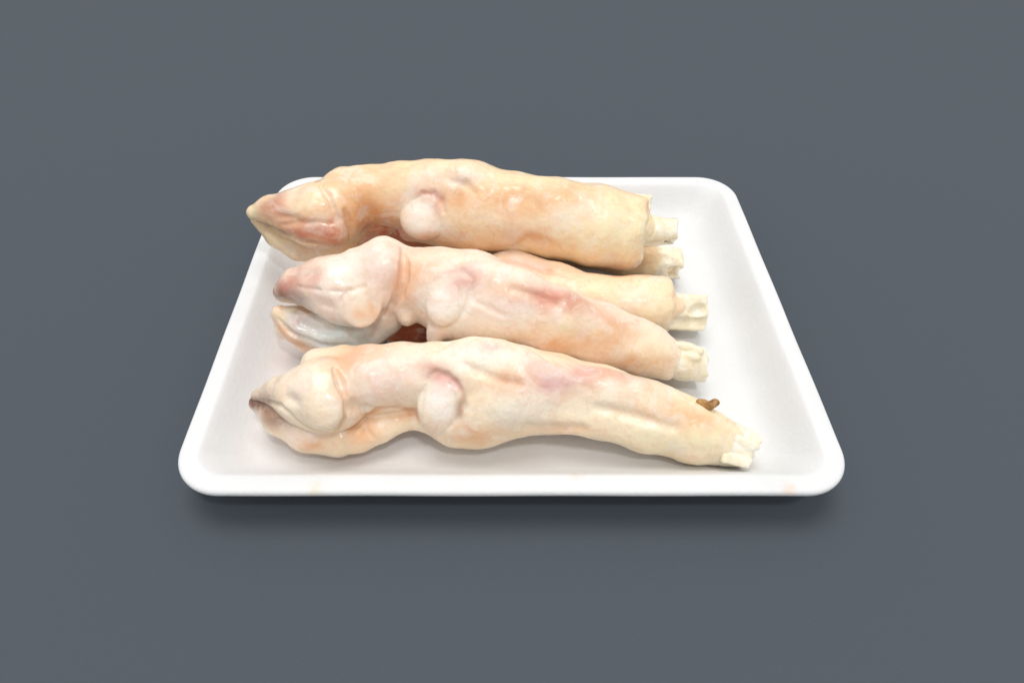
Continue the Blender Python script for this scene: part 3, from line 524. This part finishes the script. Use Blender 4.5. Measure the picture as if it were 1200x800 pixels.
   ('ell', 1.6, [[-37.25, 25.58, 49.78], [8.63, 10.59, 6], [[0.985, 0.127, 0.119], [-0.174, 0.718, 0.674], [0.0, 0.685, -0.729]]], 'dew'),
   ('chain', 2.5, [[57.23, 24.65, 44.18, 8.73], [63.72, 22.61, 43.77, 5.53], [68.06, 21.98, 43.27, 3.56]], ''),
  ],
  parts=[
   ('claw', 'claw0', 'upper claw with reddish heel and peach tip'),
   ('claw', 'claw1', ''),
   ('dewclaw', 'dew', ''),
  ],
  solids=[
   ('bone', 'bone', [('chain', 3, [[51.47, 23.8, 41.87, 6.37], [65.36, 23.33, 41.74, 6.56], [81.2, 23.13, 41.89, 5.96]], ''), ('cut', 1.0, [[83.19, 21.39, 40.26, 3.18], [69.32, 21.83, 40.41, 3.18]], ''), ('cut', 1.2, [[64.46, 14.68, 39.1, 2.75], [76.19, 15.11, 39.76, 2.75]], ''), ('plane', 0.8, [[78.69, 26.38, 39.38], [0.988, -0.154, -0.009], 0.9, 3], '')], 'cream tube of cut bone'),
   ('tendon', 'scrap', [('box', 1, [[61.26, 38.21, 45.98], [8.13, 4.88, 3], [[0.996, -0.064, -0.06], [0.087, 0.726, 0.682], [0.0, 0.685, -0.729]], 1.2], ''), ('plane', 0.8, [[67.46, 35.63, 47.82], [0.995, -0.073, -0.068], 0.8, 3], '')], 'yellowish cut tendon flap'),
  ],
  paint=[
   ([-67.99, 31.43, 62.43], [1.0, 0.0, 0.0], 15.44, 7.72, 'peach', 0.45),
   ([-94.4, 41.82, 55.95], [1.0, 0.0, 0.0], 7.21, 4.01, 'peach', 0.7),
   ([-98.28, 26.13, 60.13], [1.0, 0.0, 0.0], 6.14, 4.6, 'pink', 0.4),
   ([-89.43, 19.77, 60.04], [0.94, -0.249, -0.234], 9.83, 5.29, 'yellow', 0.35),
   ([-110.39, 23.72, 55.38], [0.94, 0.249, 0.234], 7.71, 3.47, 'brown', 0.5),
   ([-106.99, 22.92, 55.95], [1.0, 0.0, 0.0], 7.69, 3.46, 'red', 0.3),
   ([-117.38, 24.58, 50.04], [1.0, 0.0, 0.0], 3.13, 3.13, 'yellow', 0.6),
   ([-103.9, 19.65, 54.6], [1.0, 0.0, 0.0], 5.36, 3.06, 'red', 0.35),
   ([-87.98, 12.83, 51.26], [0.99, -0.101, -0.095], 9.88, 4.56, 'red', 0.5),
   ([-79.61, 12.97, 49.25], [1.0, 0.0, 0.0], 5.35, 6.11, 'red', 0.65),
   ([-96.42, 14.0, 48.45], [0.966, -0.189, -0.177], 7.67, 2.3, 'red', 0.5),
   ([-112.48, 24.42, 44.35], [0.866, -0.364, -0.342], 4.76, 1.98, 'dark_brown', 0.55),  # thin dark strokes painted along the claw cleft to strengthen its shade
   ([-104.22, 18.39, 43.59], [0.883, -0.342, -0.321], 5.49, 1.57, 'brown', 0.5),
   ([-66.81, 24.2, 50.32], [1.0, 0.0, 0.0], 5.47, 5.47, 'peach', 0.7),  # shaded underside of the pastern painted in peach, here and further right
   ([-65.33, 26.83, 43.52], [1.0, 0.0, 0.0], 4.79, 3.19, 'red', 0.5),
   ([-103.33, 22.02, 33.17], [0.819, -0.418, -0.393], 8.09, 3.64, 'cream', 0.5),
   ([-109.68, 23.85, 38.83], [0.819, -0.418, -0.393], 5.61, 2.41, 'yellow', 0.5),
   ([-90.4, 21.46, 32.58], [1.0, 0.0, 0.0], 5.66, 3.24, 'pink', 0.4),
   ([-61.11, 25.52, 50.31], [1.0, 0.0, 0.0], 7.84, 4.7, 'peach', 0.8),
   ([-51.08, 29.3, 36.62], [1.0, 0.0, 0.0], 6.52, 4.08, 'red', 0.7),
   ([-66.35, 25.65, 54.93], [1.0, 0.0, 0.0], 9.31, 6.2, 'peach', 0.55),
   ([-50.56, 26.26, 58.21], [1.0, 0.0, 0.0], 3.85, 1.93, 'red', 0.3),
   ([-44.6, 29.8, 63.52], [1.0, 0.0, 0.0], 15.34, 5.37, 'yellow', 0.35),
   ([-38.13, 19.32, 52.97], [1.0, 0.0, 0.0], 7.68, 8.45, 'white', 0.9),
   ([-35.06, 26.57, 59.83], [0.985, -0.127, -0.119], 5.38, 2.3, 'red', 0.6),
   ([-31.22, 23.26, 56.64], [1.0, 0.0, 0.0], 2.31, 3.46, 'red', 0.5),
   ([-25.33, 31.34, 66.97], [1.0, 0.0, 0.0], 9.92, 3.82, 'pink', 0.45),
   ([-19.61, 28.51, 64.39], [1.0, 0.0, 0.0], 3.82, 3.05, 'grey', 0.25),
   ([-21.48, 23.19, 60.35], [1.0, 0.0, 0.0], 6.09, 3.81, 'peach', 0.5),
   ([-2.44, 22.39, 59.55], [1.0, 0.0, 0.0], 9.14, 3.81, 'peach', 0.5),
   ([-6.25, 16.98, 51.89], [1.0, 0.0, 0.0], 11.49, 5.36, 'cream', 0.4),
   ([10.89, 21.15, 58.14], [1.0, 0.0, 0.0], 13.72, 4.57, 'peach', 0.45),
   ([6.09, 15.26, 47.48], [1.0, 0.0, 0.0], 5.4, 3.09, 'red', 0.35),
   ([28.03, 25.22, 62.12], [1.0, 0.0, 0.0], 9.9, 3.81, 'peach', 0.6),
   ([39.35, 12.15, 50.83], [1.0, 0.0, 0.0], 19.0, 13.3, 'yellow', 0.6),
   ([17.1, 14.63, 43.11], [1.0, 0.0, 0.0], 10.12, 3.11, 'peach', 0.35),
   ([54.81, 10.45, 47.39], [1.0, 0.0, 0.0], 7.63, 11.45, 'yellow', 0.6),
   ([20.41, 15.52, 52.99], [1.0, 0.0, 0.0], 11.43, 3.81, 'cream', 0.4),
   ([-37.27, 15.77, 45.63], [1.0, 0.0, 0.0], 3.88, 1.94, 'peach', 0.6),
   ([35.53, 19.0, 57.39], [1.0, 0.0, 0.0], 6.08, 3.04, 'white', 0.3),
  ]),
 dict(name='animal_foot', label='half hidden foot wedged between the rearmost and middle feet, blunt white bone', base=(244, 214, 178),
  ops=[
   ('chain', 6, [[-20.34, 7.04, 21.17, 12.88], [1.83, 9.48, 22.21, 14.54], [21.71, 2.79, 20.73, 14.38], [41.15, -3.24, 19.87, 13.04], [60.9, -3.52, 19.6, 13.83], [73.93, -3.24, 19.87, 13.43]], ''),
   ('chain', 6, [[-20.34, 7.04, 21.17, 12.88], [-32.13, -2.24, 17.27, 11.55], [-41.59, -9.72, 16.3, 10.21], [-51.41, -10.0, 16.03, 9.43], [-57.65, -6.17, 16.66, 8.7]], ''),
   ('chain', 6, [[-22.35, 4.33, 18.75, 11.67], [-30.38, 2.92, 17.88, 11.26]], ''),
   ('chain', 2, [[-55.88, -0.04, 20.66, 10.72], [-65.54, -2.21, 20.53, 8.7], [-75.56, -2.92, 19.03, 3.96]], 'claw0'),
   ('chain', 1.6, [[-57.28, 4.74, 12.81, 8.17], [-67.42, 3.27, 11.96, 6.93], [-76.12, 1.8, 12.25, 3.25]], 'claw1'),
   ('plane', 5, [[74.33, -3.24, 19.87], [1.0, -0.028, 0.001], 1.6, 6], ''),
   ('ell', 6, [[35.47, -8.01, 30.62], [18.96, 3.79, 2.5], [[0.978, -0.152, -0.142], [0.208, 0.713, 0.67], [0.0, 0.685, -0.729]]], ''),
   ('cut', 2.5, [[1.53, 8.68, 37.51, 0.44], [16.87, 2.41, 35.77, 0.8], [28.11, -2.29, 35.32, 0.44]], ''),
   ('chain', 3, [[68.87, -5.12, 22.22, 8.61], [76.7, -6.26, 21.15, 5.48]], ''),
  ],
  parts=[
   ('claw', 'claw0', ''),
   ('claw', 'claw1', ''),
  ],
  solids=[
   ('bone', 'bone', [('box', 1, [[79.19, -4.53, 20.03], [13.39, 5.12, 6], [[1.0, -0.013, -0.012], [0.017, 0.729, 0.684], [0.0, 0.685, -0.729]], 1.5], ''), ('box', 1, [[79.74, -8.0, 14.03], [13.08, 4.36, 5], [[0.999, -0.025, -0.024], [0.035, 0.729, 0.684], [0.0, 0.685, -0.729]], 1.0], ''), ('chain', 2, [[65.53, -2.52, 16.43, 8.77], [81.48, -3.1, 15.89, 7.97]], ''), ('cutell', 0.8, [[85.53, -10.63, 23.22], [4.63, 3.08, 3], [[0.94, 0.249, 0.234], [-0.342, 0.685, 0.643], [0.0, 0.685, -0.729]]], ''), ('plane', 0.8, [[90.92, -5.83, 17.44], [0.999, -0.042, 0.015], 0.6, 4], '')], 'blunt squared white bone end'),
  ],
  paint=[
   ([-2.31, 13.67, 36.4], [1.0, 0.0, 0.0], 9.47, 2.37, 'grey', 0.35),
   ([9.32, 7.29, 36.15], [1.0, 0.0, 0.0], 9.34, 3.5, 'lilac', 0.4),
   ([16.96, 3.08, 34.68], [1.0, 0.0, 0.0], 7.74, 3.1, 'red', 0.3),
   ([31.75, -4.44, 35.2], [1.0, 0.0, 0.0], 11.4, 3.8, 'cream', 0.4),
   ([53.0, 6.84, 29.34], [1.0, 0.0, 0.0], 10.27, 2.76, 'red', 0.65),
   ([59.86, 3.14, 32.58], [1.0, 0.0, 0.0], 5.44, 2.33, 'red', 0.4),
   ([46.52, -10.42, 32.99], [1.0, 0.0, 0.0], 15.08, 6.78, 'yellow', 0.5),
   ([55.92, -11.87, 31.78], [1.0, 0.0, 0.0], 6.78, 3.77, 'pink', 0.4),
   ([65.39, -13.07, 30.32], [1.0, 0.0, 0.0], 5.28, 11.31, 'yellow', 0.5),
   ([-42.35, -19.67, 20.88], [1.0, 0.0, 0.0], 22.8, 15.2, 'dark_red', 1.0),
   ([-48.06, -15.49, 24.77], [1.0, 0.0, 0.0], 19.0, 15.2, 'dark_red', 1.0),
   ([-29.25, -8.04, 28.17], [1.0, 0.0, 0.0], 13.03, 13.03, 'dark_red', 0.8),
  ]),
 dict(name='animal_foot', label='foot buried under the rearmost one, only its split cream bone showing', base=(242, 208, 165),
  ops=[
   ('chain', 6, [[73.65, 34.48, 14.83, 8.64], [61.06, 37.54, 15.08, 9.55], [41.87, 42.05, 15.85, 9.62], [20.21, 46.5, 16.17, 9.7], [2.62, 49.57, 15.96, 10.21]], ''),
   ('chain', 6, [[2.62, 49.57, 15.96, 10.65], [-10.7, 51.38, 16.22, 11.13], [-24.11, 52.54, 15.87, 9.82], [-35.34, 53.56, 15.63, 9.4]], ''),
   ('chain', 4, [[-35.34, 53.56, 15.63, 9.84], [-50.9, 53.6, 16.72, 8.93], [-62.2, 54.3, 16.18, 8.5]], ''),
   ('chain', 2, [[-62.04, 54.15, 17.41, 8.93], [-71.1, 54.71, 16.98, 7.6], [-81.97, 56.3, 14.62, 3.61]], 'claw0'),
   ('chain', 1.0, [[-62.98, 56.31, 11.21, 7.26], [-72.37, 57.33, 9.83, 6.38], [-81.63, 57.55, 9.08, 3.2]], 'claw1'),
   ('plane', 2, [[74.87, 34.57, 15.32], [0.999, -0.036, -0.034], 1.0, 5], ''),
   ('chain', 3, [[71.15, 33.01, 15.5, 7.31], [77.64, 30.53, 15.37, 5.14]], ''),
  ],
  parts=[
   ('claw', 'claw0', ''),
   ('claw', 'claw1', ''),
  ],
  solids=[
   ('bone', 'bone', [('chain', 2, [[65.29, 35.84, 14.25, 7.8], [77.72, 32.77, 14.59, 7.97], [89.94, 30.54, 15.92, 7.7]], ''), ('cut', 1, [[93.62, 27.15, 15.48, 4.67], [80.6, 27.91, 15.38, 3.83]], ''), ('cut', 1.5, [[71.1, 27.53, 23.38, 3.76], [85.05, 24.07, 23.57, 2.07]], ''), ('plane', 0.8, [[87.0, 31.0, 16.09], [0.998, -0.026, 0.057], 1.0, 3], '')], 'split hollow cream bone end'),
  ],
  paint=[
   ([69.77, 27.07, 18.31], [1.0, 0.0, 0.0], 5.91, 7.6, 'yellow', 0.6),
   ([44.7, 33.09, 21.5], [1.0, 0.0, 0.0], 16.98, 8.49, 'peach', 0.4),
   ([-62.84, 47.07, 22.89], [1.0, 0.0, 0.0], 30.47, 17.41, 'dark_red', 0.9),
  ]),
]

SKIN, CLAW, BONE, SCRAP = mat_skin('skin'), mat_skin('claw_skin', .14, .25), mat_bone(), mat_scrap()
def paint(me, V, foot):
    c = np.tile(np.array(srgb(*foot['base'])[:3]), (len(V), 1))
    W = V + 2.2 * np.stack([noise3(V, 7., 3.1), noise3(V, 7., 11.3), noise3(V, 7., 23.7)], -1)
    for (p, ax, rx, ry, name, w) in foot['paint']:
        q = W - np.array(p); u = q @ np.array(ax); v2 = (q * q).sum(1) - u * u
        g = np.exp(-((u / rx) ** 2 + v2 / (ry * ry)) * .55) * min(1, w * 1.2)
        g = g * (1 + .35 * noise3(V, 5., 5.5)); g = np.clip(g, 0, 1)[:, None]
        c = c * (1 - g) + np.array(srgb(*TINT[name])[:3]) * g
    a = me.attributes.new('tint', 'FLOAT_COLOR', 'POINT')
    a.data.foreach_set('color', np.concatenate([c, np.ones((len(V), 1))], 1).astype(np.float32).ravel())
ROUGH = [(.4, 9.), (.18, 4.), (.1, 1.9)]
def solid(name, ops, step, tag, rough, mat, root, foot, tinted):
    V, Q = surface(ops, step, tag, rough)
    V, Q = V.astype(np.float64), Q
    base = np.array(root['base_mm'])
    o = mesh_obj(name, (V - base) * MM, Q, mat, root)
    if tinted: paint(o.data, V, foot)
    return o
for foot in FEET:
    lo, hi = bounds([o for o in foot['ops']])
    base = np.array([(lo[0] + hi[0]) / 2, (lo[1] + hi[1]) / 2, max(lo[2] + 3, FLOOR_Z)])
    root = bpy.data.objects.new(foot['name'], None); scene.collection.objects.link(root)
    root.location = base * MM; root.empty_display_size = .02; root['base_mm'] = list(base)
    root['label'] = foot['label']; root['category'] = 'animal foot'; root['group'] = 'animal feet on the tray'
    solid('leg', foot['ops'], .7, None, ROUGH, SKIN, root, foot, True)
    for (nm, tag, lab) in foot['parts']:
        o = solid(nm, foot['ops'], .7, tag, ROUGH, CLAW if nm == 'claw' else SKIN, root, foot, True)
        if lab: o['label'] = lab
    for (nm, kind, ops, lab) in foot['solids']:
        o = solid(nm, ops, .5, None, [(.2, 3.), (.1, 1.3)], SCRAP if nm == 'tissue_scrap' else BONE, root, foot, False)
        if lab: o['label'] = lab
    del root['base_mm']
